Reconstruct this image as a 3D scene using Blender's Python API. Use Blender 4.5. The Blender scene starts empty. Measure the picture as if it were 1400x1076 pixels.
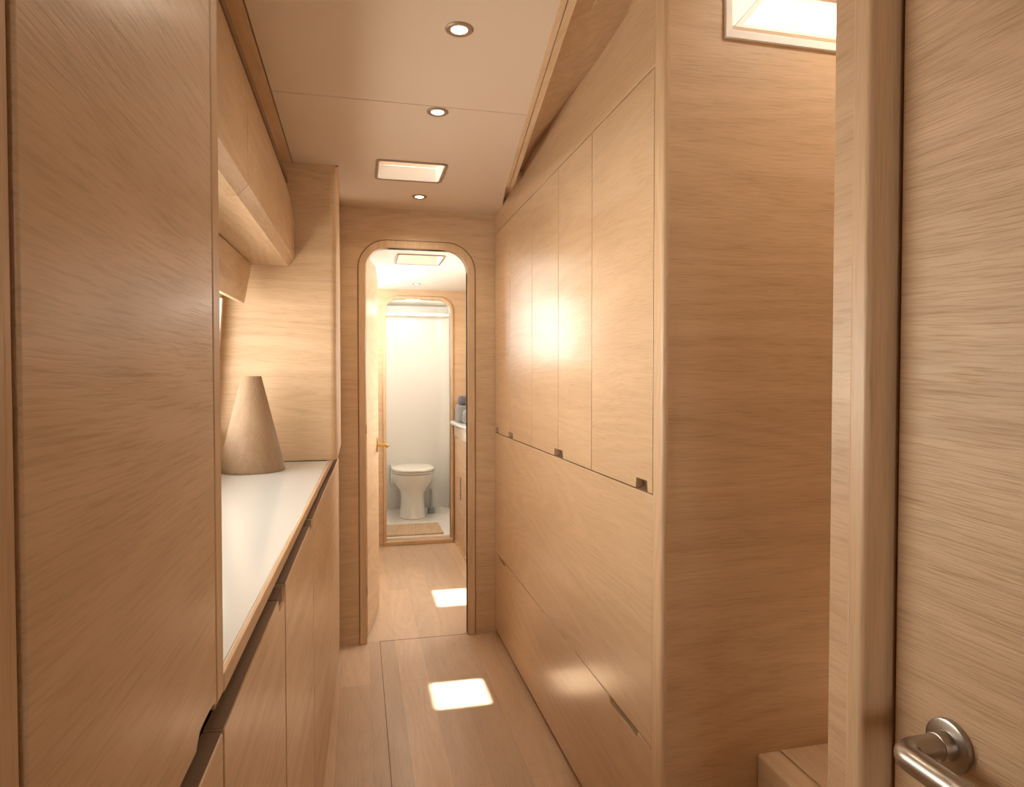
import bpy, bmesh, math, random
from mathutils import Vector, Matrix
random.seed(4)
S = bpy.context.scene
C = S.collection

# ------------------------------------------------------------------ camera
cam = bpy.data.cameras.new('camera')
cam.sensor_width = 36.0
cam.lens = 36.0 * 900.0 / 1400.0
cam.clip_start = 0.02
co = bpy.data.objects.new('camera', cam); C.objects.link(co)
co.location = (0, 0, 1.2)
co.rotation_euler = (math.pi/2 - math.atan(21/900.0), 0, -math.atan(210/900.0))
S.camera = co

# ------------------------------------------------------------------ world, sun, daylight, fill
W = bpy.data.worlds.new('world'); S.world = W; W.use_nodes = True
wn = W.node_tree; wn.nodes.clear()
wo = wn.nodes.new('ShaderNodeOutputWorld'); wb = wn.nodes.new('ShaderNodeBackground')
wb.inputs['Color'].default_value = (1.0, 0.96, 0.89, 1)
wb.inputs['Strength'].default_value = 3.2
wn.links.new(wb.outputs[0], wo.inputs[0])

def light(name, kind, loc, energy, color, rot=(0, 0, 0), **kw):
    l = bpy.data.lights.new(name, kind); l.energy = energy; l.color = color
    for k, v in kw.items(): setattr(l, k, v)
    o = bpy.data.objects.new(name, l); C.objects.link(o); o.location = loc; o.rotation_euler = rot
    return o
def aim(o, d): o.rotation_euler = Vector(d).to_track_quat('-Z', 'Y').to_euler()

sun = light('sun', 'SUN', (0, 0, 6), 26.0, (1.0, 0.95, 0.86), angle=math.radians(0.9))
aim(sun, (0.086, 0.0, -1.0))
# daylight outside the hull and stair windows; the other area lamps are added fill
a = light('hull_daylight', 'AREA', (-0.66, 1.5, 1.20), 19.0, (1.0, 0.93, 0.84), shape='RECTANGLE', size=1.3, size_y=0.5); aim(a, (1, 0, 0.35))
a = light('stair_daylight', 'AREA', (1.12, 1.60, 2.20), 3.0, (1.0, 0.95, 0.88), shape='RECTANGLE', size=0.6, size_y=0.4); aim(a, (0, -1, -0.55))
a = light('stairwell_fill', 'AREA', (1.12, 0.98, 2.33), 7.0, (1.0, 0.90, 0.78), shape='RECTANGLE', size=0.3, size_y=0.2)  # lamp added over an unseen stairwell opening to brighten the end wall
a = light('saloon_fill', 'AREA', (0.35, -2.5, 1.35), 15.5, (1.0, 0.94, 0.86), shape='RECTANGLE', size=1.5, size_y=0.9); aim(a, (0, 1, 0))  # fill lamp added behind the viewer

a = light('cabin_fill_right', 'AREA', (1.02, 3.55, 1.25), 25.0, (1.0, 0.97, 0.92), shape='RECTANGLE', size=0.6, size_y=0.5); aim(a, (-1, 0, -0.2))  # unseen lamp added to brighten the far cabin and its door leaf
a = light('cabin_fill_left', 'AREA', (-0.19, 4.28, 1.55), 15.0, (1.0, 0.97, 0.93), shape='RECTANGLE', size=0.85, size_y=0.45); aim(a, (1, 0, 0))  # unseen lamp added for cabin light and the soft glow on the wardrobe

vs = S.view_settings
S.display_settings.display_device = 'sRGB'
vs.view_transform = 'Standard'; vs.look = 'None'; vs.gamma = 1.0; vs.exposure = -0.1
vs.use_curve_mapping = False

# ------------------------------------------------------------------ materials
def nodes(name):
    m = bpy.data.materials.new(name); m.use_nodes = True
    nt = m.node_tree; return m, nt, nt.nodes['Principled BSDF']

def wood(name, axis, col, dark, rough=0.4, contrast=1.0, cross=13.0, bump=0.12, coat=0.0, warpk=0.07):
    m, nt, p = nodes(name); N = nt.nodes.new; L = nt.links.new
    tc = N('ShaderNodeTexCoord'); oi = N('ShaderNodeObjectInfo')
    wnz = N('ShaderNodeTexNoise'); wnz.inputs['Scale'].default_value = 1.2; wnz.inputs['Detail'].default_value = 1.5
    L(tc.outputs['Object'], wnz.inputs['Vector'])
    wma = N('ShaderNodeVectorMath'); wma.operation = 'MULTIPLY_ADD'; wma.inputs[1].default_value = (warpk,)*3
    L(wnz.outputs['Color'], wma.inputs[0]); L(tc.outputs['Object'], wma.inputs[2]); warp = wma.outputs[0]
    def mp(lo, cr):
        q = N('ShaderNodeMapping'); s = [cr]*3; s['xyz'.index(axis)] = lo
        q.inputs['Scale'].default_value = s
        L(warp, q.inputs['Vector'])
        off = N('ShaderNodeVectorMath'); off.operation = 'ADD'
        sc = N('ShaderNodeVectorMath'); sc.operation = 'SCALE'; sc.inputs['Scale'].default_value = 7.0
        cb = N('ShaderNodeCombineXYZ')
        for i in range(3): L(oi.outputs['Random'], cb.inputs[i])
        L(cb.outputs[0], sc.inputs[0]); L(q.outputs[0], off.inputs[0]); L(sc.outputs[0], off.inputs[1])
        return off.outputs[0]
    def noise(v, scale, det, dis=0.0, ro=0.5):
        n = N('ShaderNodeTexNoise'); n.inputs['Scale'].default_value = scale; n.inputs['Detail'].default_value = det
        n.inputs['Distortion'].default_value = dis; n.inputs['Roughness'].default_value = ro
        L(v, n.inputs['Vector']); return n.outputs['Fac']
    def rmp(v, a, b, c=0.0, d=1.0):
        r = N('ShaderNodeMapRange'); r.inputs['From Min'].default_value = a; r.inputs['From Max'].default_value = b
        r.inputs['To Min'].default_value = c; r.inputs['To Max'].default_value = d; L(v, r.inputs['Value']); return r.outputs[0]
    def mth(op, a, b):
        q = N('ShaderNodeMath'); q.operation = op
        for i, v in enumerate((a, b)):
            if isinstance(v, (int, float)): q.inputs[i].default_value = v
            else: L(v, q.inputs[i])
        return q.outputs[0]
    bands = rmp(noise(mp(1.1, cross), 1.0, 4.0, 0.6), 0.3, 0.72)
    field = noise(mp(0.55, 4.2), 1.0, 1.5, 0.4)                       # cathedral figure: contour lines of a slow field
    rings = mth('SINE', mth('MULTIPLY', field, 95.0), 0.0)
    rings = rmp(rings, -1, 1)
    fib = rmp(noise(mp(13.0, 290.0), 1.0, 2.0, 0.0, 0.6), 0.47, 0.72)
    fib2 = rmp(noise(mp(14.0, 420.0), 1.0, 1.0), 0.55, 0.75)
    t = mth('ADD', mth('MULTIPLY', bands, 0.32*contrast), mth('MULTIPLY', rings, 0.17*contrast))
    t = mth('ADD', t, mth('MULTIPLY', fib, 0.34*contrast))
    t = mth('ADD', t, mth('MULTIPLY', fib2, 0.16*contrast))
    mx = N('ShaderNodeMix'); mx.data_type = 'RGBA'; mx.clamp_factor = True
    mx.inputs[6].default_value = (*col, 1); mx.inputs[7].default_value = (*dark, 1)
    L(t, mx.inputs[0]); L(mx.outputs[2], p.inputs['Base Color'])
    L(rmp(t, 0, 1, rough, rough+0.12), p.inputs['Roughness'])
    if coat: p.inputs['Coat Weight'].default_value = coat; p.inputs['Coat Roughness'].default_value = 0.22; p.inputs['Coat IOR'].default_value = 1.65
    b = N('ShaderNodeBump'); b.inputs['Strength'].default_value = bump; b.inputs['Distance'].default_value = 0.001; b.invert = True
    L(mth('ADD', fib, fib2), b.inputs['Height']); L(b.outputs[0], p.inputs['Normal'])
    return m

def plain(name, col, rough=0.5, metal=0.0, var=0.03, scale=6.0, bump=0.0, bscale=300.0, coat=0.0):
    m, nt, p = nodes(name); N = nt.nodes.new; L = nt.links.new
    tc = N('ShaderNodeTexCoord'); n = N('ShaderNodeTexNoise'); n.inputs['Scale'].default_value = scale; n.inputs['Detail'].default_value = 3
    L(tc.outputs['Object'], n.inputs['Vector'])
    mx = N('ShaderNodeMix'); mx.data_type = 'RGBA'
    mx.inputs[6].default_value = (*[c*(1-var) for c in col], 1); mx.inputs[7].default_value = (*[min(1, c*(1+var)) for c in col], 1)
    L(n.outputs['Fac'], mx.inputs[0]); L(mx.outputs[2], p.inputs['Base Color'])
    p.inputs['Roughness'].default_value = rough; p.inputs['Metallic'].default_value = metal
    if coat: p.inputs['Coat Weight'].default_value = coat
    if bump:
        n2 = N('ShaderNodeTexNoise'); n2.inputs['Scale'].default_value = bscale; L(tc.outputs['Object'], n2.inputs['Vector'])
        b = N('ShaderNodeBump'); b.inputs['Strength'].default_value = bump; b.inputs['Distance'].default_value = 0.001
        L(n2.outputs['Fac'], b.inputs['Height']); L(b.outputs[0], p.inputs['Normal'])
    return m
def emis(name, col, st):
    m, nt, p = nodes(name); p.inputs['Base Color'].default_value = (*col, 1)
    p.inputs['Emission Color'].default_value = (*col, 1); p.inputs['Emission Strength'].default_value = st; return m
def glass(name, tint=(1, 1, 1)):
    m = bpy.data.materials.new(name); m.use_nodes = True; nt = m.node_tree; nt.nodes.clear(); N = nt.nodes.new
    o = N('ShaderNodeOutputMaterial'); mix = N('ShaderNodeMixShader'); t = N('ShaderNodeBsdfTransparent'); g = N('ShaderNodeBsdfGlossy')
    t.inputs['Color'].default_value = (*tint, 1); g.inputs['Roughness'].default_value = 0.02; mix.inputs[0].default_value = 0.06
    nt.links.new(t.outputs[0], mix.inputs[1]); nt.links.new(g.outputs[0], mix.inputs[2]); nt.links.new(mix.outputs[0], o.inputs[0]); return m

OAK, OAKD = (0.67, 0.475, 0.292), (0.42, 0.265, 0.138)
WY = wood('oak_veneer_lengthwise', 'y', OAK, OAKD, 0.36, 1.05, 15.0, coat=0.2)
WYD = wood('oak_veneer_open_grain', 'y', OAK, OAKD, 0.44, 1.15, 12.0, bump=0.35)
WYL = wood('oak_veneer_lacquered', 'y', OAK, OAKD, 0.30, 0.85, 14.0, coat=0.75)
WX = wood('oak_veneer_crosswise', 'x', OAK, OAKD, 0.42, 1.0, 16.0)
WZ = wood('oak_solid_upright', 'z', OAK, OAKD, 0.36, 0.9, 40.0, warpk=0.02)
WYs = wood('oak_solid_lengthwise', 'y', OAK, OAKD, 0.38, 0.9, 40.0, warpk=0.02)
WXs = wood('oak_solid_crosswise', 'x', OAK, OAKD, 0.40, 0.9, 40.0)
WCONE = wood('oak_cone_veneer', 'z', (0.31, 0.205, 0.12), (0.18, 0.11, 0.06), 0.6, 0.9, 40.0)
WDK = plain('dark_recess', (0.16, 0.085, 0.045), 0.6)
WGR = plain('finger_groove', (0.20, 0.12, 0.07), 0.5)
CEIL = plain('warm_white_ceiling_panel', (0.68, 0.56, 0.44), 0.42, var=0.015, bump=0.03)
CEIL2 = plain('white_ceiling_panel', (0.74, 0.71, 0.64), 0.45, var=0.01)
WHITE = plain('white_gelcoat', (0.85, 0.82, 0.77), 0.3, var=0.01)
FRAMEW = plain('white_painted_frame', (0.88, 0.85, 0.80), 0.4, var=0.01)
TOP = plain('white_solid_worktop', (0.64, 0.68, 0.685), 0.12, var=0.015, scale=3)
CER = plain('white_ceramic', (0.88, 0.85, 0.79), 0.12, var=0.005, coat=0.4)
STEEL = plain('brushed_steel', (0.42, 0.385, 0.34), 0.34, 1.0, var=0.05, scale=60)
BRASS = plain('brass', (0.62, 0.41, 0.15), 0.22, 1.0)
BRONZE = plain('bronze_frame', (0.33, 0.23, 0.16), 0.4, 0.4)
SHAFT = plain('peach_hatch_lining', (0.90, 0.74, 0.58), 0.5)
TOWG = plain('grey_terry_cloth', (0.23, 0.235, 0.23), 0.95, var=0.15, scale=80, bump=0.6)
TOWD = plain('slate_grey_cloth', (0.10, 0.095, 0.12), 0.95, var=0.2, scale=80, bump=0.6)
CREAM = plain('cream_blind_fabric', (0.85, 0.77, 0.63), 0.8)
GL = glass('clear_glass')
LED = emis('lamp_lens', (1.0, 0.86, 0.66), 14.0)
BLUEP = plain('blue_grey_plastic', (0.35, 0.42, 0.45), 0.5)

def floor_mat():
    m = wood('washed_oak_floor', 'y', (0.65, 0.475, 0.325), (0.47, 0.325, 0.21), 0.34, 1.0, 14.0)
    nt = m.node_tree; N = nt.nodes.new; L = nt.links.new
    p = nt.nodes['Principled BSDF']; src = p.inputs['Base Color'].links[0].from_socket
    tc = N('ShaderNodeTexCoord'); mp = N('ShaderNodeMapping'); L(tc.outputs['Object'], mp.inputs[0])
    mp.inputs['Rotation'].default_value = (0, 0, math.pi/2); mp.inputs['Location'].default_value = (0.31, -0.04, 0)
    br = N('ShaderNodeTexBrick'); br.offset = 0.37
    for k, v in (('Scale', 1.0), ('Brick Width', 1.15), ('Row Height', 0.115), ('Mortar Size', 0.0009), ('Mortar Smooth', 0.2), ('Bias', 0.0)): br.inputs[k].default_value = v
    br.inputs['Color1'].default_value = (0.86, 0.86, 0.86, 1); br.inputs['Color2'].default_value = (1.06, 1.04, 1.02, 1); br.inputs['Mortar'].default_value = (0.8, 0.76, 0.72, 1)
    L(mp.outputs[0], br.inputs['Vector'])
    mx = N('ShaderNodeMix'); mx.data_type = 'RGBA'; mx.blend_type = 'MULTIPLY'; mx.inputs[0].default_value = 1.0
    L(src, mx.inputs[6]); L(br.outputs['Color'], mx.inputs[7]); L(mx.outputs[2], p.inputs['Base Color'])
    return m
FLOOR = floor_mat()

# ------------------------------------------------------------------ geometry helpers (world coordinates)
def B(): return bmesh.new()
def box(bm, x0, x1, y0, y1, z0, z1):
    v = [bm.verts.new((x, y, z)) for x in (x0, x1) for y in (y0, y1) for z in (z0, z1)]
    for f in ((0, 1, 3, 2), (4, 6, 7, 5), (0, 4, 5, 1), (2, 3, 7, 6), (0, 2, 6, 4), (1, 5, 7, 3)): bm.faces.new([v[i] for i in f])
    return bm
def prism(bm, pts, axis, a0, a1):
    """pts: outline in the two other axes (in x,y,z order), extruded along axis from a0 to a1"""
    def mk(p, a):
        l = list(p); l.insert('xyz'.index(axis), a); return bm.verts.new(l)
    A = [mk(p, a0) for p in pts]; Z = [mk(p, a1) for p in pts]; n = len(pts)
    bm.faces.new(A); bm.faces.new(Z[::-1])
    for i in range(n): bm.faces.new((A[i], Z[i], Z[(i+1) % n], A[(i+1) % n]))
    return bm
def ringprism(bm, outer, inner, axis, a0, a1):
    """closed ring between two outlines of equal count"""
    def mk(p, a):
        l = list(p); l.insert('xyz'.index(axis), a); return bm.verts.new(l)
    O0 = [mk(p, a0) for p in outer]; I0 = [mk(p, a0) for p in inner]; O1 = [mk(p, a1) for p in outer]; I1 = [mk(p, a1) for p in inner]
    n = len(outer)
    for i in range(n):
        j = (i+1) % n
        bm.faces.new((O0[i], O0[j], I0[j], I0[i])); bm.faces.new((O1[i], I1[i], I1[j], O1[j]))
        bm.faces.new((O0[i], O1[i], O1[j], O0[j])); bm.faces.new((I0[i], I0[j], I1[j], I1[i]))
    return bm
def lathe(bm, prof, c, seg=48, sx=1.0, sy=1.0, cap=True):
    rows = []
    for r, z in prof:
        rows.append([bm.verts.new((c[0]+sx*r*math.cos(2*math.pi*i/seg), c[1]+sy*r*math.sin(2*math.pi*i/seg), c[2]+z)) for i in range(seg)])
    for a, b in zip(rows, rows[1:]):
        for i in range(seg): j = (i+1) % seg; bm.faces.new((a[i], a[j], b[j], b[i]))
    if cap: bm.faces.new(rows[0][::-1]); bm.faces.new(rows[-1])
    return bm
def tube(bm, pts, r, seg=20, caps=True):
    pts = [Vector(p) for p in pts]; rows = []; up = None
    for i, p in enumerate(pts):
        d = (pts[min(i+1, len(pts)-1)] - pts[max(i-1, 0)]).normalized()
        if up is None: up = d.orthogonal().normalized()
        up = (up - d*up.dot(d)).normalized(); s = d.cross(up)
        rr = r[i] if isinstance(r, (list, tuple)) else r
        rows.append([bm.verts.new(p + rr*(up*math.cos(2*math.pi*k/seg) + s*math.sin(2*math.pi*k/seg))) for k in range(seg)])
    for a, b in zip(rows, rows[1:]):
        for i in range(seg): j = (i+1) % seg; bm.faces.new((a[i], a[j], b[j], b[i]))
    if caps: bm.faces.new(rows[0][::-1]); bm.faces.new(rows[-1])
    return bm
def rrect(x0, x1, z0, z1, r, n=8):
    P = []
    for cx, cz, a in ((x1-r, z1-r, 0), (x0+r, z1-r, 90), (x0+r, z0+r, 180), (x1-r, z0+r, 270)):
        for k in range(n+1):
            t = math.radians(a + 90*k/n); P.append((cx+r*math.cos(t), cz+r*math.sin(t)))
    return P
def arch(x0, x1, z1, r, z0=0.0, n=12):
    """doorway outline from bottom left over the rounded top to bottom right"""
    P = [(x0, z0)]
    for k in range(n+1):
        t = math.pi - math.pi/2*k/n; P.append((x0+r+r*math.cos(t), z1-r+r*math.sin(t)))
    for k in range(n+1):
        t = math.pi/2 - math.pi/2*k/n; P.append((x1-r+r*math.cos(t), z1-r+r*math.sin(t)))
    P.append((x1, z0)); return P
def rot(bm, ang, axis, piv):
    bmesh.ops.rotate(bm, verts=bm.verts, cent=piv, matrix=Matrix.Rotation(ang, 3, axis)); return bm

def wpos(o):
    v = Vector((0, 0, 0))
    while o: v = v + o.location; o = o.parent
    return v
def obj(name, bm, mat, parent=None, bevel=0.0, seg=2, smooth=False, loc=None, label=None):
    bmesh.ops.recalc_face_normals(bm, faces=bm.faces)
    base = wpos(parent) if parent else (Vector(loc) if loc else Vector((0, 0, 0)))
    for v in bm.verts: v.co -= base
    me = bpy.data.meshes.new(name); bm.to_mesh(me); bm.free()
    o = bpy.data.objects.new(name, me); C.objects.link(o); me.materials.append(mat)
    if parent: o.parent = parent
    else: o.location = base
    if bevel:
        m = o.modifiers.new('bevel', 'BEVEL'); m.width = bevel; m.segments = seg; m.limit_method = 'ANGLE'; m.angle_limit = math.radians(40)
    if smooth or bevel:
        for p in me.polygons: p.use_smooth = True
        me.set_sharp_from_angle(angle=math.radians(40))
    if label: o['label'] = label
    return o
def thing(name, label, cat, loc, group=None, kind=None):
    o = bpy.data.objects.new(name, None); C.objects.link(o); o.location = loc; o.empty_display_size = 0.1
    return tag(o, label, cat, group, kind)
def tag(o, label=None, cat=None, group=None, kind=None):
    if label: o['label'] = label
    if cat: o['category'] = cat
    if group: o['group'] = group
    if kind: o['kind'] = kind
    return o
def struct(name, bm, mat, label=None, cat=None, **k):
    return tag(obj(name, bm, mat, **k), label, cat, None, 'structure')

CZ, CZ2 = 1.96, 1.835        # ceiling heights: passage, far cabin
XR = 0.622                   # face of the right-hand wardrobe
YB, YP = 3.02, 2.45          # doorway wall, pilaster face
Y2 = 4.78                    # second doorway wall
def XL(y): return -0.085 - 0.02*(3.0-y)
def shear(bm):
    for v in bm.verts: v.co.x += XL(v.co.y)
    return bm

# ------------------------------------------------------------------ shell
bm = B(); box(bm, -0.9, 1.7, -2.4, Y2, -0.05, 0.0)
struct('floor', bm, FLOOR, 'pale washed oak plank floor running through the passage', 'floor')
# thin joint lines of the removable floor panel
bm = B(); box(bm, 0.088, 0.0905, 0.6, 3.03, 0.0, 0.0008); box(bm, 0.088, 0.619, 3.03, 3.0325, 0.0, 0.0008)

struct('trim_1', bm, WDK, 'thin dark joint around the removable floor panel', 'floor joint')

# hatch openings
HA = (0.072, 0.308, 2.352, 2.566); HB = (0.205, 0.440, 3.42, 3.70)
bm = B()
xl, xr = -0.9, 0.64
def edge(y): return 0.40 + (y-1.28)*0.135
prism(bm, [(-0.22, -2.4), (0.07, -2.4), (edge(-2.4), -2.4), (edge(1.858), 1.858), (-0.22, 1.858)], 'z', CZ, CZ+0.02)
prism(bm, [(-0.22, 1.861), (edge(1.861), 1.861), (edge(HA[2]), HA[2]), (-0.22, HA[2])], 'z', CZ, CZ+0.02)
prism(bm, [(-0.22, HA[2]), (HA[0], HA[2]), (HA[0], HA[3]), (-0.066, HA[3]), (-0.066, YP), (-0.22, YP)], 'z', CZ, CZ+0.02)
prism(bm, [(HA[1], HA[2]), (edge(HA[2]), HA[2]), (edge(HA[3]), HA[3]), (HA[1], HA[3])], 'z', CZ, CZ+0.02)
prism(bm, [(-0.066, HA[3]), (edge(HA[3]), HA[3]), (XR, 2.85), (XR, YB+0.02), (-0.066, YB+0.02)], 'z', CZ, CZ+0.02)
struct('ceiling', bm, CEIL, 'smooth warm white ceiling panel over the passage', 'ceiling')
bm = B(); box(bm, -0.24, 0.5, 1.85, 1.87, CZ+0.012, CZ+0.025); struct('trim_2', bm, WDK)
# wooden lining that rises from the ceiling edge to the wardrobe, with its edge strip
def tri(bm, y0, y1, x_off, zt):
    A = [(edge(y0)+x_off, y0, CZ+0.012), (edge(y1)+x_off, y1, CZ+0.012), (XR+0.03, y1, zt), (XR+0.03, y0, zt)]
    v = [bm.verts.new(p) for p in A]; w = [bm.verts.new((p[0], p[1], p[2]+0.02)) for p in A]
    bm.faces.new(v); bm.faces.new(w[::-1])
    for i in range(4): bm.faces.new((v[i], w[i], w[(i+1) % 4], v[(i+1) % 4]))
bm = B(); tri(bm, -2.4, 1.655, 0.034, CZ+0.10); tri(bm, 1.657, 2.0, 0.034, CZ+0.10); tri(bm, 2.002, 2.72, 0.034, CZ+0.10); box(bm, 0.50, 0.66, 2.50, YB, CZ+0.021, CZ+0.04)
struct('wall_upper_right', bm, WXs, 'sloping oak lining above the wardrobe, grain running crosswise', 'lining')
bm = B()
for e0, e1 in ((0.0, 0.013), (0.0145, 0.032)):
    prism(bm, [(edge(-2.4)+e0, -2.4), (edge(-2.4)+e1, -2.4), (edge(2.56)+e1, 2.56), (edge(2.56)+e0, 2.56)], 'z', CZ-0.004, CZ+0.03)
struct('trim_3', bm, WYs, 'narrow oak strip edging the ceiling on the right', 'trim', bevel=0.001)
# deck above everything, open over the two hatches, the stair window and an added stairwell opening
def deck(bm, holes, X0, X1, Y0, Y1, z0, z1):
    ys = sorted({Y0, Y1, *[h[2] for h in holes], *[h[3] for h in holes]})
    for a, b in zip(ys, ys[1:]):
        x = X0
        for h in sorted(h for h in holes if h[2] <= a and h[3] >= b):
            box(bm, x, h[0], a, b, z0, z1); x = h[1]
        box(bm, x, X1, a, b, z0, z1)
bm = B(); deck(bm, [HA, HB, (0.77, 1.7, 1.46, 3.0), (1.0, 1.24, 0.92, 1.08)], -0.95, 1.75, -2.45, 6.2, 2.27, 2.30)
struct('ceiling_deck', bm, WHITE)
# doorway wall
D1 = (0.033, 0.492, 1.785, 0.10)
bm = B()
a = arch(D1[0], D1[1], D1[2], D1[3])
prism(bm, [(-0.9, 0), (-0.9, 2.27), (1.2, 2.27), (1.2, 0)] + a[::-1], 'y', YB, YB+0.035)
struct('wall_far', bm, WX, 'oak panelled wall with the arched doorway at the passage end', 'wall')
bm = B(); ringprism_pts = arch(D1[0]-0.032, D1[1]+0.036, D1[2]+0.034, D1[3]+0.03)
prism(bm, ringprism_pts + a[::-1], 'y', YB-0.006, YB+0.045)
o = struct('trim_4', bm, WZ, 'rounded solid oak casing around the near doorway', 'door casing', bevel=0.004, seg=3)
bm = B(); prism(bm, arch(D1[0]-0.035, D1[1]+0.039, D1[2]+0.037, D1[3]+0.033) + ringprism_pts[::-1], 'y', YB-0.0015, YB+0.003)
obj('casing_joint', bm, WDK, o)
bm = B(); box(bm, D1[0]-0.002, D1[0]+0.0015, YB-0.004, YB+0.012, 0.95, 0.99); box(bm, D1[0]-0.002, D1[0]+0.0015, YB-0.004, YB+0.012, 0.22, 0.26)
obj('strike_plate', bm, WDK, o)

# outer shell pieces
bm = B(); box(bm, -0.95, -0.9, -2.45, 0.75, -0.05, 2.3); box(bm, -0.95, -0.9, 3.0, 6.2, -0.05, 2.3); box(bm, -0.95, -0.9, 0.75, 3.0, -0.05, 0.8); box(bm, -0.95, -0.9, 0.75, 3.0, 1.75, 2.3)
struct('wall_outer_left', bm, WHITE)
bm = B(); box(bm, -0.58, -0.56, 0.70, YP, 1.60, 2.27); struct('wall_locker_seal', bm, WHITE)  # unseen panel added to stop daylight leaking in behind the lockers
bm = B(); box(bm, -0.9, -0.54, 0.68, 0.70, 0.91, 2.27); struct('wall_nook_seal', bm, WHITE)  # unseen panel added to seal the light path beside the tall locker
bm = B(); box(bm, 1.7, 1.75, -2.45, 6.2, -0.05, 2.3); struct('wall_outer_right', bm, WHITE)
bm = B(); box(bm, -0.9, -0.4, -2.45, -2.4, 0, 2.27); box(bm, 1.1, 1.7, -2.45, -2.4, 0, 2.27); box(bm, -0.4, 1.1, -2.45, -2.4, 0, 0.9); box(bm, -0.4, 1.1, -2.45, -2.4, 1.8, 2.27)
struct('wall_back', bm, WX)
bm = B(); box(bm, -0.4, 1.1, -2.43, -2.425, 0.9, 1.8); struct('fill_window_back', bm, GL)  # unseen window added to let in the fill from behind
# saloon walls behind the viewer
bm = B(); prism(bm, [(XL(-2.4), -2.4), (XL(0.313), 0.313), (XL(0.313)-0.04, 0.313), (XL(-2.4)-0.04, -2.4)], 'z', 0, 2.27)
struct('wall_near_left', bm, WZ, 'solid oak post left of the tall locker door', 'wall', bevel=0.003)

# pilaster between the nook and the doorway wall
bm = B()
P = [(-0.53, YP), (-0.098, YP)]
for k in range(9):
    t = math.radians(-90 + 90*k/8); P.append((-0.098+0.022*math.cos(t), YP+0.022+0.022*math.sin(t)))
P += [(-0.076, YB), (-0.53, YB)]
prism(bm, P, 'z', 0.906, 2.27)
struct('wall_pilaster', bm, WX, 'oak wall closing the worktop nook, rounded at its corner', 'wall', smooth=True)
bm = B()
prism(bm, [(-0.30, 0.7), (-0.223, 0.7), (-0.223, YP), (-0.30, YP)], 'z', 1.956, CZ+0.03); box(bm, -0.10, -0.066, YP+0.012, YB, 1.956, CZ+0.03)
struct('trim_5', bm, WYs)

# ------------------------------------------------------------------ downlights
def downlight(loc, label, r=0.022, group='round ceiling downlights of the passage', power=6.5):
    t = thing('downlight', label, 'ceiling light', loc, group)
    x, y, z = loc
    bm = B(); lathe(bm, [(r*0.78, 0.0), (r*0.86, -0.003), (r*1.25, -0.004), (r*1.42, -0.001), (r*1.42, 0.0)], loc, 40, cap=False)
    obj('trim_ring', bm, BRONZE, t, smooth=True)
    bm = B(); lathe(bm, [(r*0.80, -0.0005), (r*0.80, -0.002), (r*0.5, -0.003)], loc, 32); obj('lens', bm, LED, t, smooth=True)
    s = light('downlight_lamp', 'SPOT', (x, y, z-0.008), power, (1.0, 0.84, 0.63), spot_size=math.radians(140), spot_blend=0.75, shadow_soft_size=0.015)
    return t
downlight((0.218, 1.440, CZ), 'round downlight nearest the viewer, before the ceiling joint')
downlight((0.224, 1.895, CZ), 'round downlight between the ceiling joint and the lit hatch')
downlight((0.253, 2.790, CZ), 'small round downlight between the lit hatch and the doorway wall', power=7.0)

# ------------------------------------------------------------------ hatches
def hatch(H, zc, top, label, glow):
    x0, x1, y0, y1 = H
    t = thing('ceiling_hatch', label, 'skylight', ((x0+x1)/2, (y0+y1)/2, zc), 'rectangular ceiling hatches')
    r0 = rrect(x0-0.008, x1+0.008, y0-0.008, y1+0.008, 0.02); r1 = rrect(x0+0.001, x1-0.001, y0+0.001, y1-0.001, 0.016); r2 = rrect(x0+0.014, x1-0.014, y0+0.014, y1-0.014, 0.012)
    bm = B(); ringprism(bm, r0, r1, 'z', zc-0.005, zc+0.002); obj('rim', bm, BRONZE, t, bevel=0.0015)
    bm = B(); ringprism(bm, r1, rrect(x0+0.005, x1-0.005, y0+0.005, y1-0.005, 0.012), 'z', zc-0.003, zc+0.05); obj('inner_frame', bm, FRAMEW, t, bevel=0.001)
    bm = B(); ringprism(bm, rrect(x0-0.002, x1+0.002, y0-0.002, y1+0.002, 0.012), rrect(x0+0.004, x1-0.004, y0+0.004, y1-0.004, 0.012), 'z', zc+0.05, top); obj('shaft', bm, SHAFT, t)
    bm = B(); box(bm, x0+0.004, x1-0.004, y0+0.004, y1-0.004, top-0.05, top-0.044); obj('pane', bm, GL, t)
    return t
hatch(HA, CZ, 2.27, 'bright rectangular hatch set in the passage ceiling', 1)
hatch(HB, CZ2, 2.27, 'bright rectangular hatch in the ceiling beyond the open doorway', 1)

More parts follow.
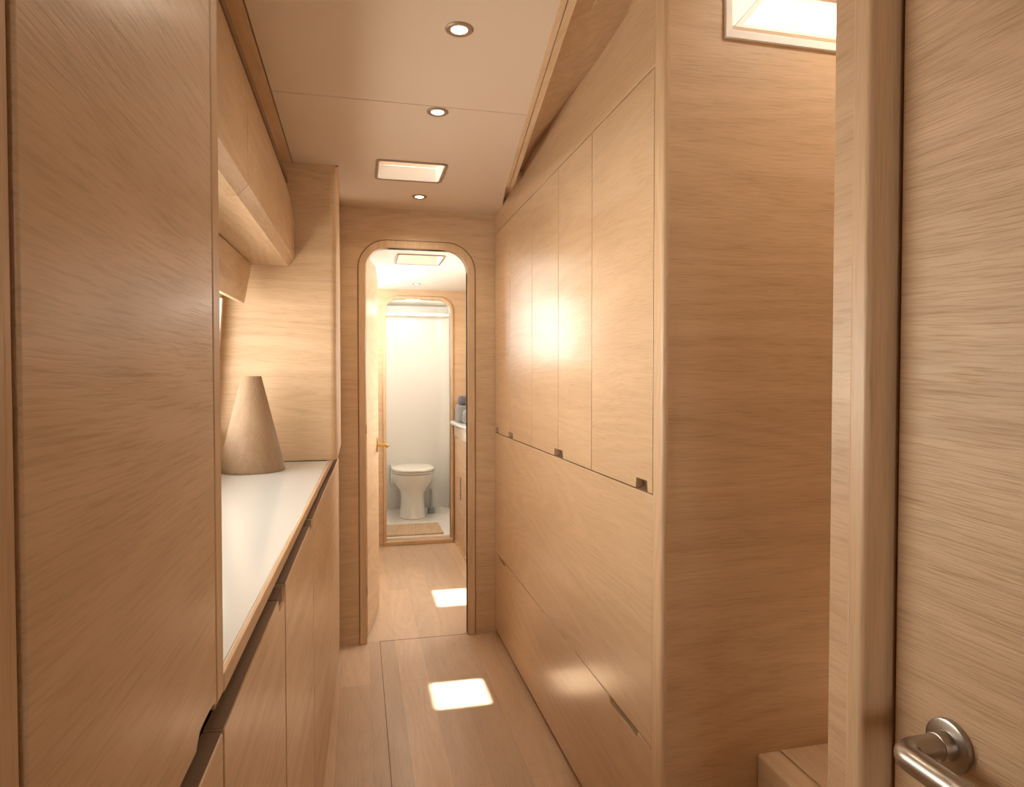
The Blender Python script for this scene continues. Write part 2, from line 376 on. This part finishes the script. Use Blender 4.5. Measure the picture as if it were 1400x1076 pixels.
# ------------------------------------------------------------------ left: base cabinets, worktop, tall locker, overhead lockers
ZG0, ZG1, ZW = 0.852, 0.886, 0.904
t = thing('base_cabinet', 'row of oak base cabinet doors under the white worktop', 'cabinet', (-0.12, 1.6, 0))
bm = B(); box(bm, -0.40, -0.03, 0.33, 2.94, 0.0, 0.884); shear(bm); obj('carcass', bm, WGR, t)
def lslab(y0, y1, z0, z1, notch=None, x=0.0, th=0.02, up=False):
    """door slab on the left-hand front; notch = (ya, yb, depth) cut in its top edge (bottom edge when up)"""
    if not up:
        P = [(y0, z0), (y1, z0), (y1, z1)]
        if notch: ya, yb, d = notch; P += [(yb, z1), (yb-0.012, z1-d), (ya+0.012, z1-d), (ya, z1)]
        P += [(y0, z1)]
    else:
        P = [(y0, z0)]
        if notch:
            ya, yb, d = notch
            P += [(ya, z0), (ya+0.006, z0+d*0.5)] + [(ya+(yb-ya)*k/6, z0+d*(0.8+0.2*math.sin(math.pi*k/6))) for k in range(1, 6)] + [(yb-0.003, z0+d*0.5), (yb, z0)]
        P += [(y1, z0), (y1, z1), (y0, z1)]
    Q = []
    for p in P:
        if not Q or (abs(p[0]-Q[-1][0]) + abs(p[1]-Q[-1][1])) > 1e-5: Q.append(p)
    bm = B(); prism(bm, Q, 'x', x-th, x); return shear(bm)
g = 0.0019
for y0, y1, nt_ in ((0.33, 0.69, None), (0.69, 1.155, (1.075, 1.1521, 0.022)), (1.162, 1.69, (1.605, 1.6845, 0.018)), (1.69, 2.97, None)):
    bm = B(); box(bm, -0.0195, -0.0015, y0+g*2, nt_[0] if nt_ else y1-g*2, ZG0, ZG0+0.0012); shear(bm); obj('groove_shade_cap', bm, WGR, t)  # added cap: brown door tops with the groove's shade put into the colour
    o = obj('door', lslab(y0+g*1.8, y1-g*1.8, 0.008, ZG0, nt_), WY, t, bevel=0.0018)
for y0, y1, d in ((1.075, 1.1525, 0.022), (1.605, 1.6845, 0.018)):
    bm = B(); box(bm, -0.019, -0.004, y0+0.012, y1+0.006, ZG0-d, ZG0-0.001); shear(bm); obj('finger_pull', bm, WDK, t)
bm = B(); P = []
for k in range(7):
    tt = math.radians(90*k/6); P.append((-0.022+0.022*math.cos(tt), 2.972+0.022*math.sin(tt)))
prism(bm, [(-0.022, 2.972-0.001)] + [(p[0], p[1]) for p in P] + [(-0.022, 3.015)], 'z', 0.008, 0.878); shear(bm); obj('corner_post', bm, WZ, t, smooth=True)

bm = B(); prism(bm, [(-0.42, 0.70), (-0.0075, 0.70), (-0.0075, YP-0.002), (-0.42, YP-0.002)], 'z', ZG1, ZW); shear(bm)
t = thing('worktop', 'glossy white worktop with oak edge in the left-hand nook', 'worktop', (-0.3, 1.6, ZG1))
obj('surface', bm, TOP, t, bevel=0.0015)
bm = B(); box(bm, -0.0075, -0.001, 0.70, 2.972, ZG1, ZW+0.0005); shear(bm); obj('edge_strip', bm, WYs, t, bevel=0.001)

t = thing('tall_locker', 'tall oak locker door filling the left foreground', 'cabinet', (-0.15, 0.5, ZG1))
obj('door', lslab(0.3175, 0.661, 0.887, 1.955, (0.588, 0.661, 0.012), up=True), WY, t, bevel=0.002)
bm = B(); prism(bm, [(-0.4, 0.668), (-0.001, 0.668), (-0.001, 0.698), (-0.4, 0.698)], 'z', ZG1+0.001, 2.26); shear(bm); obj('side_panel', bm, WZ, t, bevel=0.003)
bm = B(); box(bm, -0.4, -0.022, 0.325, 0.668, ZG1+0.004, 1.955); shear(bm); obj('carcass', bm, WDK, t)
bm = B(); box(bm, -0.4, 0.0, 0.325, 0.668, 1.958, 2.26); shear(bm); struct('wall_above_locker', bm, WY)

t = thing('overhead_locker', 'oak overhead lockers with rounded lower edge above the worktop', 'cabinet', (-0.3, 1.6, 1.58))
XO = -0.2165
def tiltz(bm):
    for v in bm.verts:
        if v.co.z < 1.7: v.co.z -= (YP-v.co.y)*0.024
    return bm
def over(y0, y1):
    P = [(XO-0.055, 1.9556), (XO-0.040, 1.9556), (XO-0.031, 1.90), (XO-0.014, 1.84), (XO-0.004, 1.79), (XO, 1.74), (XO, 1.618), (XO-0.021, 1.595)]
    P += [(XO-0.04, 1.595), (XO-0.04, 1.61), (XO-0.02, 1.625)]
    bm = B(); prism(bm, P, 'y', y0, y1); return tiltz(bm)
for y0, y1 in ((0.70, 1.437), (1.437, 1.95), (1.95, YP-0.003)):
    obj('door', over(y0+0.0015, y1-0.0015 if y1 < 1.5 else y1), WY, t, smooth=True)
bm = B(); box(bm, -0.555, XO-0.04, 0.702, YP-0.003, 1.596, 1.616); tiltz(bm); obj('bottom_panel', bm, WY, t)
bm = B(); box(bm, -0.555, XO-0.022, 0.702, YP-0.003, 1.885, 1.904); obj('top_panel', bm, WGR, t)
bm = B(); prism(bm, [(0.70, 1.5935), (0.70, 1.45), (2.325, 1.450), (2.42, 1.5935)], 'x', -0.372, -0.355); tiltz(bm)
rot(bm, math.radians(4), 'Y', (-0.36, 1.5, 1.595))
o = obj('folding_flap', bm, WY, None, bevel=0.002)
tag(o, 'oak panel hanging below the overhead lockers above the window', 'panel')
# hull wall with window
bm = B()
def hull(bm, y0, y1, z0, z1, th=0.02):
    def hx(z): return -0.458 - (1.488-z)*0.065
    A = [(hx(z0), y0, z0), (hx(z0), y1, z0), (hx(z1), y1, z1), (hx(z1), y0, z1)]
    v = [bm.verts.new(p) for p in A]; w = [bm.verts.new((p[0]-th, p[1], p[2])) for p in A]
    bm.faces.new(v); bm.faces.new(w[::-1])
    for i in range(4): bm.faces.new((v[i], w[i], w[(i+1) % 4], v[(i+1) % 4]))
hull(bm, 0.70, YP, 0.905, 1.04); hull(bm, 0.70, YP, 1.47, 1.60); hull(bm, 0.70, 0.85, 1.04, 1.47); hull(bm, 2.415, YP, 1.04, 1.47)
prism(bm, [(-0.50, 1.47), (-0.446, 1.47), (-0.474, 1.08), (-0.50, 1.04)], 'y', 2.39, 2.412)
struct('wall_left', bm, CREAM, 'cream hull lining around the side window', 'wall')
bm = B(); hull(bm, 0.85, 2.415, 1.04, 1.47, 0.004); struct('window_1', bm, GL, 'side window in the hull behind the worktop', 'window')
bm = B(); box(bm, -0.9, -0.50, 0.70, YP, 0.80, 0.905); struct('trim_6', bm, WHITE)

# cone on the worktop
bm = B(); lathe(bm, [(0.100, 0), (0.101, 0.004), (0.0985, 0.012), (0.0305, 0.300), (0.029, 0.3015), (0.024, 0.298)], (-0.333, 2.238, ZW+0.001), 72)
o = obj('wooden_cone', bm, WCONE, loc=(-0.333, 2.238, ZW+0.001), smooth=True)
tag(o, 'truncated cone of brown wood veneer standing on the white worktop', 'cone')

# ------------------------------------------------------------------ right: wardrobe
t = thing('wardrobe', 'built-in oak wardrobe wall with flush doors and finger pulls', 'wardrobe', (XR+0.2, 2.2, 0))
TH = 0.02
bm = B(); box(bm, XR+TH+0.02, XR+0.13, 1.32, YB-0.002, 0.0, 2.26); obj('carcass', bm, WDK, t)
def rslab(P, x=XR): bm = B(); prism(bm, P, 'x', x, x+TH); return bm
ZD0, ZD1, ZS = 0.948, 1.866, 0.388
obj('fascia', rslab([(1.3195, ZD1+0.0035), (3.018, ZD1+0.0035), (3.018, 2.055), (2.5, 2.075), (1.3195, 2.2)]), WYL, t, bevel=0.0012)
seams = [1.3195, 1.708, 2.017, 2.345, 2.70, 3.018]
pulls = [(1.345, 1.41), (1.965, 2.06), (2.65, 2.735), (2.935, 3.0)]
for y0, y1 in zip(seams, seams[1:]):
    a0, a1 = y0+g, y1-g
    P = [(a0, ZD0)]
    for q0, q1 in pulls:
        b0, b1 = max(q0, a0), min(q1, a1)
        if b1 <= b0: continue
        if b0 > a0: P += [(b0, ZD0), (b0+0.004, ZD0+0.024)]
        else: P = [(a0, ZD0+0.024)]
        if b1 < a1: P += [(b1-0.004, ZD0+0.024), (b1, ZD0)]
        else: P += [(a1, ZD0+0.024)]; break
    else: P += [(a1, ZD0)]
    P += [(a1, ZD1), (a0, ZD1)]
    obj('door', rslab(P), WYL, t, bevel=0.0009)
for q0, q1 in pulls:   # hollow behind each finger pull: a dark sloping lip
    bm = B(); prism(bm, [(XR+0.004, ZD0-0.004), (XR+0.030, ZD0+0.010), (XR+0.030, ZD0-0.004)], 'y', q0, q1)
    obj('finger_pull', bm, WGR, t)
# lower fronts: a deep one and a drawer row with long slots
def low(z0, z1, slots, sh=0.016):
    P = [(1.3195, z0)]
    P += [(3.018, z0), (3.018, z1)]
    for q0, q1 in reversed(slots): P += [(q1, z1), (q1-0.014, z1-sh), (q0+0.004, z1-sh), (q0, z1)]
    P += [(1.3195, z1)]
    return rslab(P)
obj('lower_front', low(ZS+0.0012, ZD0-0.003, []), WYL, t, bevel=0.0009)
obj('drawer_front', low(0.022, ZS-0.0012, [(1.392, 1.575), (2.80, 2.93)]), WYL, t, bevel=0.0009)
bm = B(); box(bm, XR+0.021, XR+0.042, 1.32, 3.0, 0.3, 1.9); obj('backing', bm, WDK, t)
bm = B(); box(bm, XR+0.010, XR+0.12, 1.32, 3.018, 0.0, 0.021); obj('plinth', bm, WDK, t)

# corner post and end wall
bm = B(); P = [(XR+0.012, 1.316), (XR-0.001, 1.316)]
r = 0.009
for k in range(9):
    tt = math.radians(180+90*k/8); P.append((XR-0.001+r+r*math.cos(tt), 1.273+r+r*math.sin(tt)))
P += [(XR+0.012, 1.273)]
prism(bm, P, 'z', 0.0, 2.27)
struct('trim_7', bm, WZ, 'rounded upright oak corner post at the wardrobe end', 'post', smooth=True)
YE = 1.28
bm = B(); box(bm, XR+0.012, 1.5, YE, YE+0.02, 0.0, 1.924); box(bm, XR+0.012, 0.763, YE, YE+0.02, 1.924, 2.27); 
struct('wall_stair', bm, WX, 'oak wall of the side stairwell below the bright window', 'wall')
# stair window
o = thing('window_2', 'bright white-framed window high above the side stairwell', 'window', (1.05, YE, 1.924), kind='structure')
bm = B(); prism(bm, [(0.763, 1.924), (1.5, 1.924), (1.5, 1.942), (0.779, 1.942), (0.779, 2.26), (0.763, 2.26)], 'y', YE-0.006, YE+0.09)
obj('frame', bm, FRAMEW, o, bevel=0.0015)
bm = B(); prism(bm, [(YE+0.004, 1.942), (YE+0.004, 1.955), (YE+0.09, 1.99), (YE+0.09, 1.942)], 'x', 0.779, 1.5); obj('sill', bm, WXs, o)
bm = B(); prism(bm, [(0.779, 1.942), (0.82, 1.978), (1.06, 2.26), (0.779, 2.26)], 'y', YE+0.082, YE+0.092); obj('side_reveal', bm, WHITE, o)
bm = B(); prism(bm, [(0.818, 1.978), (1.5, 1.978), (1.5, 2.006), (0.86, 2.006), (1.075, 2.26), (1.06, 2.26)], 'y', YE+0.078, YE+0.090); obj('sash', bm, FRAMEW, o, bevel=0.001)
bm = B(); prism(bm, [(0.85, 1.99), (1.5, 1.99), (1.5, 2.26), (1.07, 2.26)], 'y', YE+0.095, YE+0.099); obj('pane', bm, GL, o)
bm = B(); box(bm, 0.9, 1.5, YE+0.076, YE+0.09, 2.082, 2.090); obj('blind_rail', bm, BRONZE, o)
# outer skin of the stair window bay: closes the wardrobe side, open to the sky outside
bm = B(); box(bm, XR+0.14, 1.7, YE+0.021, YB, 0, 1.90); struct('wall_hull_right', bm, WHITE)
bm = B(); box(bm, 1.5, 1.52, 0.7, YE+0.02, 0, 2.27); struct('wall_stair_side', bm, WY)
# step
t = thing('stair_step', 'oak step at the foot of the side stairwell wall', 'step', (1.1, 1.0, 0))
bm = B(); box(bm, 0.856, 0.912, 0.80, YE-0.001, 0.0, 0.37); obj('edge_board', bm, WYs, t, bevel=0.006, seg=3)
bm = B(); box(bm, 0.914, 1.495, 0.80, YE-0.001, 0.0, 0.369); obj('tread', bm, WY, t, bevel=0.001)

# near right: jamb, post, open door
bm = B(); box(bm, 0.628, 0.75, 0.729, 0.775, 0.0, 2.27)
struct('wall_near_right', bm, WY, 'oak panel edge beside the near door post', 'wall', bevel=0.002)
bm = B(); box(bm, 0.617, 0.70, 0.699, 0.731, 0.0, 2.27)
struct('trim_8', bm, WZ, 'solid oak door post with rounded edge', 'door post', bevel=0.007, seg=4)
bm = B(); box(bm, 0.665, 0.70, 0.6925, 0.699, 0.0, 2.26); struct('trim_9', bm, WDK)
t = thing('door_2', 'oak door with a steel lever handle at the right edge', 'door', (0.68, 0.3, 0), kind='structure')
bm = B(); box(bm, 0.66, 0.70, -0.15, 0.693, 0.005, 2.2); obj('leaf', bm, WYD, t, bevel=0.002)
hc = Vector((0.66, 0.611, 0.780))
h = thing('lever_handle', None, None, (0, 0, 0)); h.parent = t; h.location = hc - t.location
bm = B(); lathe(bm, [(0.0288, 0), (0.0293, 0.002), (0.0288, 0.007), (0.026, 0.0085)], (0, 0, 0), 48)
rot(bm, math.radians(-90), 'Y', (0, 0, 0)); bmesh.ops.translate(bm, verts=bm.verts, vec=hc)
o = obj('rose', bm, STEEL, h, smooth=True, label='round steel rose of the lever handle')
bm = B(); lathe(bm, [(0.0165, 0), (0.0165, 0.010), (0.0155, 0.014), (0.0145, 0.0145)], (0, 0, 0), 36)
rot(bm, math.radians(-90), 'Y', (0, 0, 0)); bmesh.ops.translate(bm, verts=bm.verts, vec=hc - Vector((0.008, 0, 0)))
obj('collar', bm, STEEL, h, smooth=True)
r = 0.0142; pts = [hc + Vector((-0.015, 0, 0)), hc + Vector((-0.052, 0, 0))]
for k in range(1, 9):
    tt = math.radians(90*k/8); pts.append(hc + Vector((-0.052-0.018*math.sin(tt), -0.018*(1-math.cos(tt)), 0)))
pts += [hc + Vector((-0.070, -0.06, 0)), hc + Vector((-0.070, -0.125, 0)), hc + Vector((-0.070, -0.130, 0))]
bm = B(); tube(bm, pts, [r]*(len(pts)-1) + [r*0.6], 28); obj('lever', bm, STEEL, h, smooth=True)
bm = B(); box(bm, 0.71, 1.5, 0.68, 0.70, 0, 2.27); struct('wall_stair_near', bm, WX)
bm = B(); box(bm, 0.70, 0.72, -2.4, 0.68, 0, 2.27); struct('wall_right', bm, WY)

# ------------------------------------------------------------------ far cabin beyond the doorway
bm = B(); deck(bm, [HB], -0.5, 1.2, YB+0.035, 6.0, CZ2, CZ2+0.02)
struct('ceiling_far', bm, CEIL2, 'white ceiling beyond the open doorway', 'ceiling')
def pierced(bm, x0, x1, y0, y1, H, zt):
    box(bm, x0, x1, y0, H[0], 0, zt); box(bm, x0, x1, H[1], y1, 0, zt); box(bm, x0, x1, H[0], H[1], 0, H[2]); box(bm, x0, x1, H[0], H[1], H[3], zt)
bm = B(); pierced(bm, -0.12, -0.10, YB+0.035, Y2, (3.85, 4.70, 1.32, 1.78), CZ2); struct('wall_far_left', bm, WY)
bm = B(); box(bm, -0.115, -0.11, 3.85, 4.70, 1.32, 1.78); struct('fill_window_left', bm, GL)  # unseen window added, its wall set close, to reflect in the wardrobe
bm = B(); box(bm, 0.938, 0.942, 3.25, 3.85, 1.0, 1.5); struct('fill_window_right', bm, GL)  # unseen window added so the right-hand cabin fill can enter
bm = B(); pierced(bm, 0.93, 0.95, YB+0.035, Y2, (3.25, 3.85, 1.0, 1.5), CZ2); struct('wall_far_right', bm, WY, 'oak side wall above the vanity', 'wall')
D2 = (0.192, 0.652, 1.765, 0.085)
a = arch(D2[0], D2[1], D2[2], D2[3], 0.03)
bm = B(); prism(bm, [(-0.48, 0), (-0.48, CZ2), (0.93, CZ2), (0.93, 0), (D2[1], 0)] + a[::-1] + [(D2[0], 0)], 'y', Y2, Y2+0.03)
struct('wall_shower_front', bm, WX, 'oak wall with the rounded opening to the toilet compartment', 'wall')
ca = arch(D2[0]-0.022, D2[1]+0.022, D2[2]+0.022, D2[3]+0.02, 0.0)
bm = B(); prism(bm, ca + a[::-1], 'y', Y2-0.01, Y2+0.04)
struct('trim_10', bm, WZ, 'pale oak casing around the opening to the toilet', 'door casing', bevel=0.003)
bm = B(); box(bm, D2[0]-0.02, D2[1]+0.02, Y2-0.025, Y2+0.035, 0.0, 0.028); struct('trim_11', bm, WXs, 'oak threshold below the toilet opening', 'threshold', bevel=0.004)
# door leaf, swung into the cabin against its left side
t = thing('door_1', 'open oak door leaf with brass lever beyond the near doorway', 'door', (0.036, 3.075, 0), kind='structure')
def leafrot(bm): return rot(bm, math.radians(-9.5), 'Z', (0.036, 3.075, 0))
P = [(3.075, 0.01), (3.455, 0.01), (3.455, 1.60)] + [(3.365+0.09*math.cos(math.radians(k*15)), 1.60+0.09*math.sin(math.radians(k*15))+0.07) for k in range(0, 7)] + [(3.165-0.09*math.sin(math.radians(k*15)), 1.67+0.09*math.cos(math.radians(k*15))) for k in range(0, 7)]
bm = B(); prism(bm, P, 'x', 0.004, 0.036); leafrot(bm); obj('leaf', bm, WY, t, bevel=0.002)
h = thing('lever_handle', None, None, (0, 0, 0)); h.parent = t
bm = B(); box(bm, 0.036, 0.041, 3.385, 3.41, 0.825, 0.90); leafrot(bm); obj('back_plate', bm, BRASS, h, bevel=0.0015)
bm = B(); tube(bm, [(0.041, 3.397, 0.862), (0.085, 3.397, 0.862), (0.094, 3.392, 0.862), (0.097, 3.38, 0.862), (0.097, 3.345, 0.862), (0.097, 3.31, 0.862)], [0.008, 0.007, 0.007, 0.0065, 0.0055, 0.0045], 16)
leafrot(bm); obj('lever', bm, BRASS, h, smooth=True)

# vanity
t = thing('vanity_cabinet', 'oak vanity cabinet with a tall pull slot beyond the doorway', 'cabinet', (0.8, 4.3, 0))
bm = B(); box(bm, 0.70, 0.928, 3.9, Y2-0.012, 0.0, 0.868); obj('carcass', bm, WY, t)
bm = B(); box(bm, 0.683, 0.699, 4.362, Y2-0.014, 0.02, 0.775); obj('door', bm, WY, t, bevel=0.002)
bm = B(); box(bm, 0.683, 0.699, 3.9, 4.358, 0.02, 0.775); obj('door', bm, WY, t, bevel=0.002)
bm = B(); box(bm, 0.6815, 0.684, 4.47, 4.51, 0.36, 0.515); obj('pull_slot', bm, WGR, t)
bm = B(); box(bm, 0.678, 0.70, 3.9, Y2-0.014, 0.0, 0.02); obj('plinth', bm, WYs, t)
bm = B(); P = [(0.64, 4.70), (0.65, 4.755), (0.68, Y2-0.012), (0.925, Y2-0.012), (0.925, 3.9), (0.655, 3.9), (0.655, 4.1)]
prism(bm, P, 'z', 0.870, 0.893)
t = thing('washbasin', 'white washbasin top on the oak vanity', 'washbasin', (0.8, 4.3, 0.87))
obj('slab', bm, TOP, t, bevel=0.005, seg=3)
bm = B(); prism(bm, [(0.668, 4.69), (0.682, 4.74), (0.682, 3.95), (0.668, 3.95)], 'z', 0.78, 0.869); obj('apron', bm, CER, t, bevel=0.006, seg=3)
# cloths on the vanity
def cushiony(bm, x0, x1, y0, y1, z0, z1, r):
    box(bm, x0, x1, y0, y1, z0, z1); bmesh.ops.bevel(bm, geom=list(bm.edges), offset=r, segments=4, profile=0.6, affect='EDGES'); return bm
bm = B(); cushiony(bm, 0.672, 0.80, 4.50, 4.66, 0.895, 1.01, 0.014)
o = obj('towel_stack', bm, TOWG, smooth=True, loc=(0.73, 4.58, 0.895)); tag(o, 'grey folded towel block on the white vanity top', 'towel')
bm = B(); cushiony(bm, 0.685, 0.80, 4.51, 4.64, 1.011, 1.075, 0.028)
o = obj('rolled_towel', bm, TOWD, smooth=True, loc=(0.74, 4.57, 1.011)); tag(o, 'dark slate rounded towel lying on the grey towel block', 'towel')
bm = B(); lathe(bm, [(0.022, 0), (0.025, 0.004), (0.025, 0.075), (0.016, 0.09), (0.008, 0.094), (0.008, 0.112)], (0.705, 4.36, 0.894), 24)
o = obj('soap_bottle', bm, TOWG, smooth=True, loc=(0.705, 4.36, 0.894)); tag(o, 'small grey bottle in front of the towels on the vanity', 'bottle')

# ------------------------------------------------------------------ toilet compartment
bm = B(); box(bm, 0.0, 0.93, Y2+0.03, 6.0, 0.0, 0.045); struct('floor_shower', bm, WHITE, 'white moulded floor of the toilet compartment', 'floor', bevel=0.004)
bm = B(); P = [(0.0, Y2+0.03)]
P += [(0.02, Y2+0.03), (0.02, 5.75)]
for k in range(7):
    tt = math.radians(180-90*k/6); P.append((0.12+0.1*math.cos(tt), 5.78+0.1*math.sin(tt)))
for k in range(7):
    tt = math.radians(90-90*k/6); P.append((0.68+0.1*math.cos(tt), 5.78+0.1*math.sin(tt)))
P += [(0.78, Y2+0.03), (0.80, Y2+0.03), (0.80, 5.95), (0.0, 5.95)]
prism(bm, P, 'z', 0.045, CZ2); struct('wall_shower', bm, WHITE, 'plain white moulded wall behind the toilet', 'wall', smooth=True)
bm = B(); box(bm, 0.02, 0.78, 5.70, 5.88, 1.735, 1.76); struct('trim_12', bm, WHITE, bevel=0.004)
bm = B(); box(bm, 0.10, 0.61, 4.84, 5.19, 0.045, 0.058)
o = obj('shower_grate', bm, WY, bevel=0.003, loc=(0.35, 5.0, 0.045)); tag(o, 'oak boarded floor insert in front of the toilet', 'floor insert')
t = thing('toilet', 'white ceramic toilet with closed lid facing the passage', 'toilet', (0.422, 5.52, 0.045))
tx, ty, tz = 0.438, 5.50, 0.045
def oval(w, d, yo, n=48):
    P = []
    for i in range(n):
        a_ = 2*math.pi*i/n; s = math.sin(a_); c = math.cos(a_)
        yy = d*(s if s < 0 else (abs(s)**0.7)*1.0); xx = w*(abs(c)**0.85)*(1 if c > 0 else -1)
        P.append((tx+xx, ty+yo+yy))
    return P
def loft(bm, rings):
    rows = [[bm.verts.new((x, y, tz+z)) for x, y in P] for P, z in rings]
    for a_, b_ in zip(rows, rows[1:]):
        for i in range(len(a_)): j = (i+1) % len(a_); bm.faces.new((a_[i], a_[j], b_[j], b_[i]))
    bm.faces.new(rows[0][::-1]); bm.faces.new(rows[-1]); return bm
R_ = [(0.112, 0.17, 0.06, 0.0), (0.116, 0.175, 0.06, 0.006), (0.108, 0.165, 0.06, 0.03), (0.100, 0.158, 0.06, 0.10), (0.098, 0.155, 0.06, 0.17), (0.104, 0.162, 0.055, 0.21),
      (0.128, 0.18, 0.04, 0.25), (0.152, 0.198, 0.02, 0.29), (0.166, 0.21, 0.01, 0.33), (0.170, 0.215, 0.005, 0.355), (0.170, 0.215, 0.005, 0.375), (0.160, 0.205, 0.005, 0.379)]
bm = B(); loft(bm, [(oval(w, d, yo), z) for w, d, yo, z in R_]); obj('bowl', bm, CER, t, smooth=True)
bm = B(); loft(bm, [(oval(w, d, 0), z) for w, d, z in ((0.168, 0.212, 0.381), (0.174, 0.218, 0.384), (0.174, 0.218, 0.393), (0.168, 0.212, 0.396))]); obj('seat', bm, CER, t, smooth=True)
bm = B(); loft(bm, [(oval(w, d, 0), z) for w, d, z in ((0.170, 0.214, 0.399), (0.177, 0.221, 0.402), (0.177, 0.221, 0.414), (0.165, 0.208, 0.422), (0.12, 0.16, 0.426))]); obj('lid', bm, CER, t, smooth=True)
bm = B(); cushiony(bm, tx-0.17, tx+0.17, ty+0.20, ty+0.37, tz+0.25, tz+0.40, 0.015); obj('rear_shroud', bm, CER, t, smooth=True)
bm = B(); lathe(bm, [(0.03, 0), (0.032, 0.004), (0.028, 0.05), (0.012, 0.06), (0.01, 0.20), (0.004, 0.21)], (0.60, 5.62, 0.045), 20)
o = obj('toilet_brush', bm, BLUEP, smooth=True, loc=(0.60, 5.62, 0.045)); tag(o, 'small blue grey toilet brush holder standing right of the toilet', 'toilet brush')
light('shower_fill', 'POINT', (0.42, 5.2, CZ2-0.09), 11.0, (1.0, 0.93, 0.82), shadow_soft_size=0.05)  # lamp without a fixture, added to brighten the white compartment
t = downlight((0.385, 4.48, CZ2), 'small round downlight in the white ceiling beyond the doorway', 0.02, 'far cabin downlights', 7.0)
t['group'] = 'far cabin downlights'
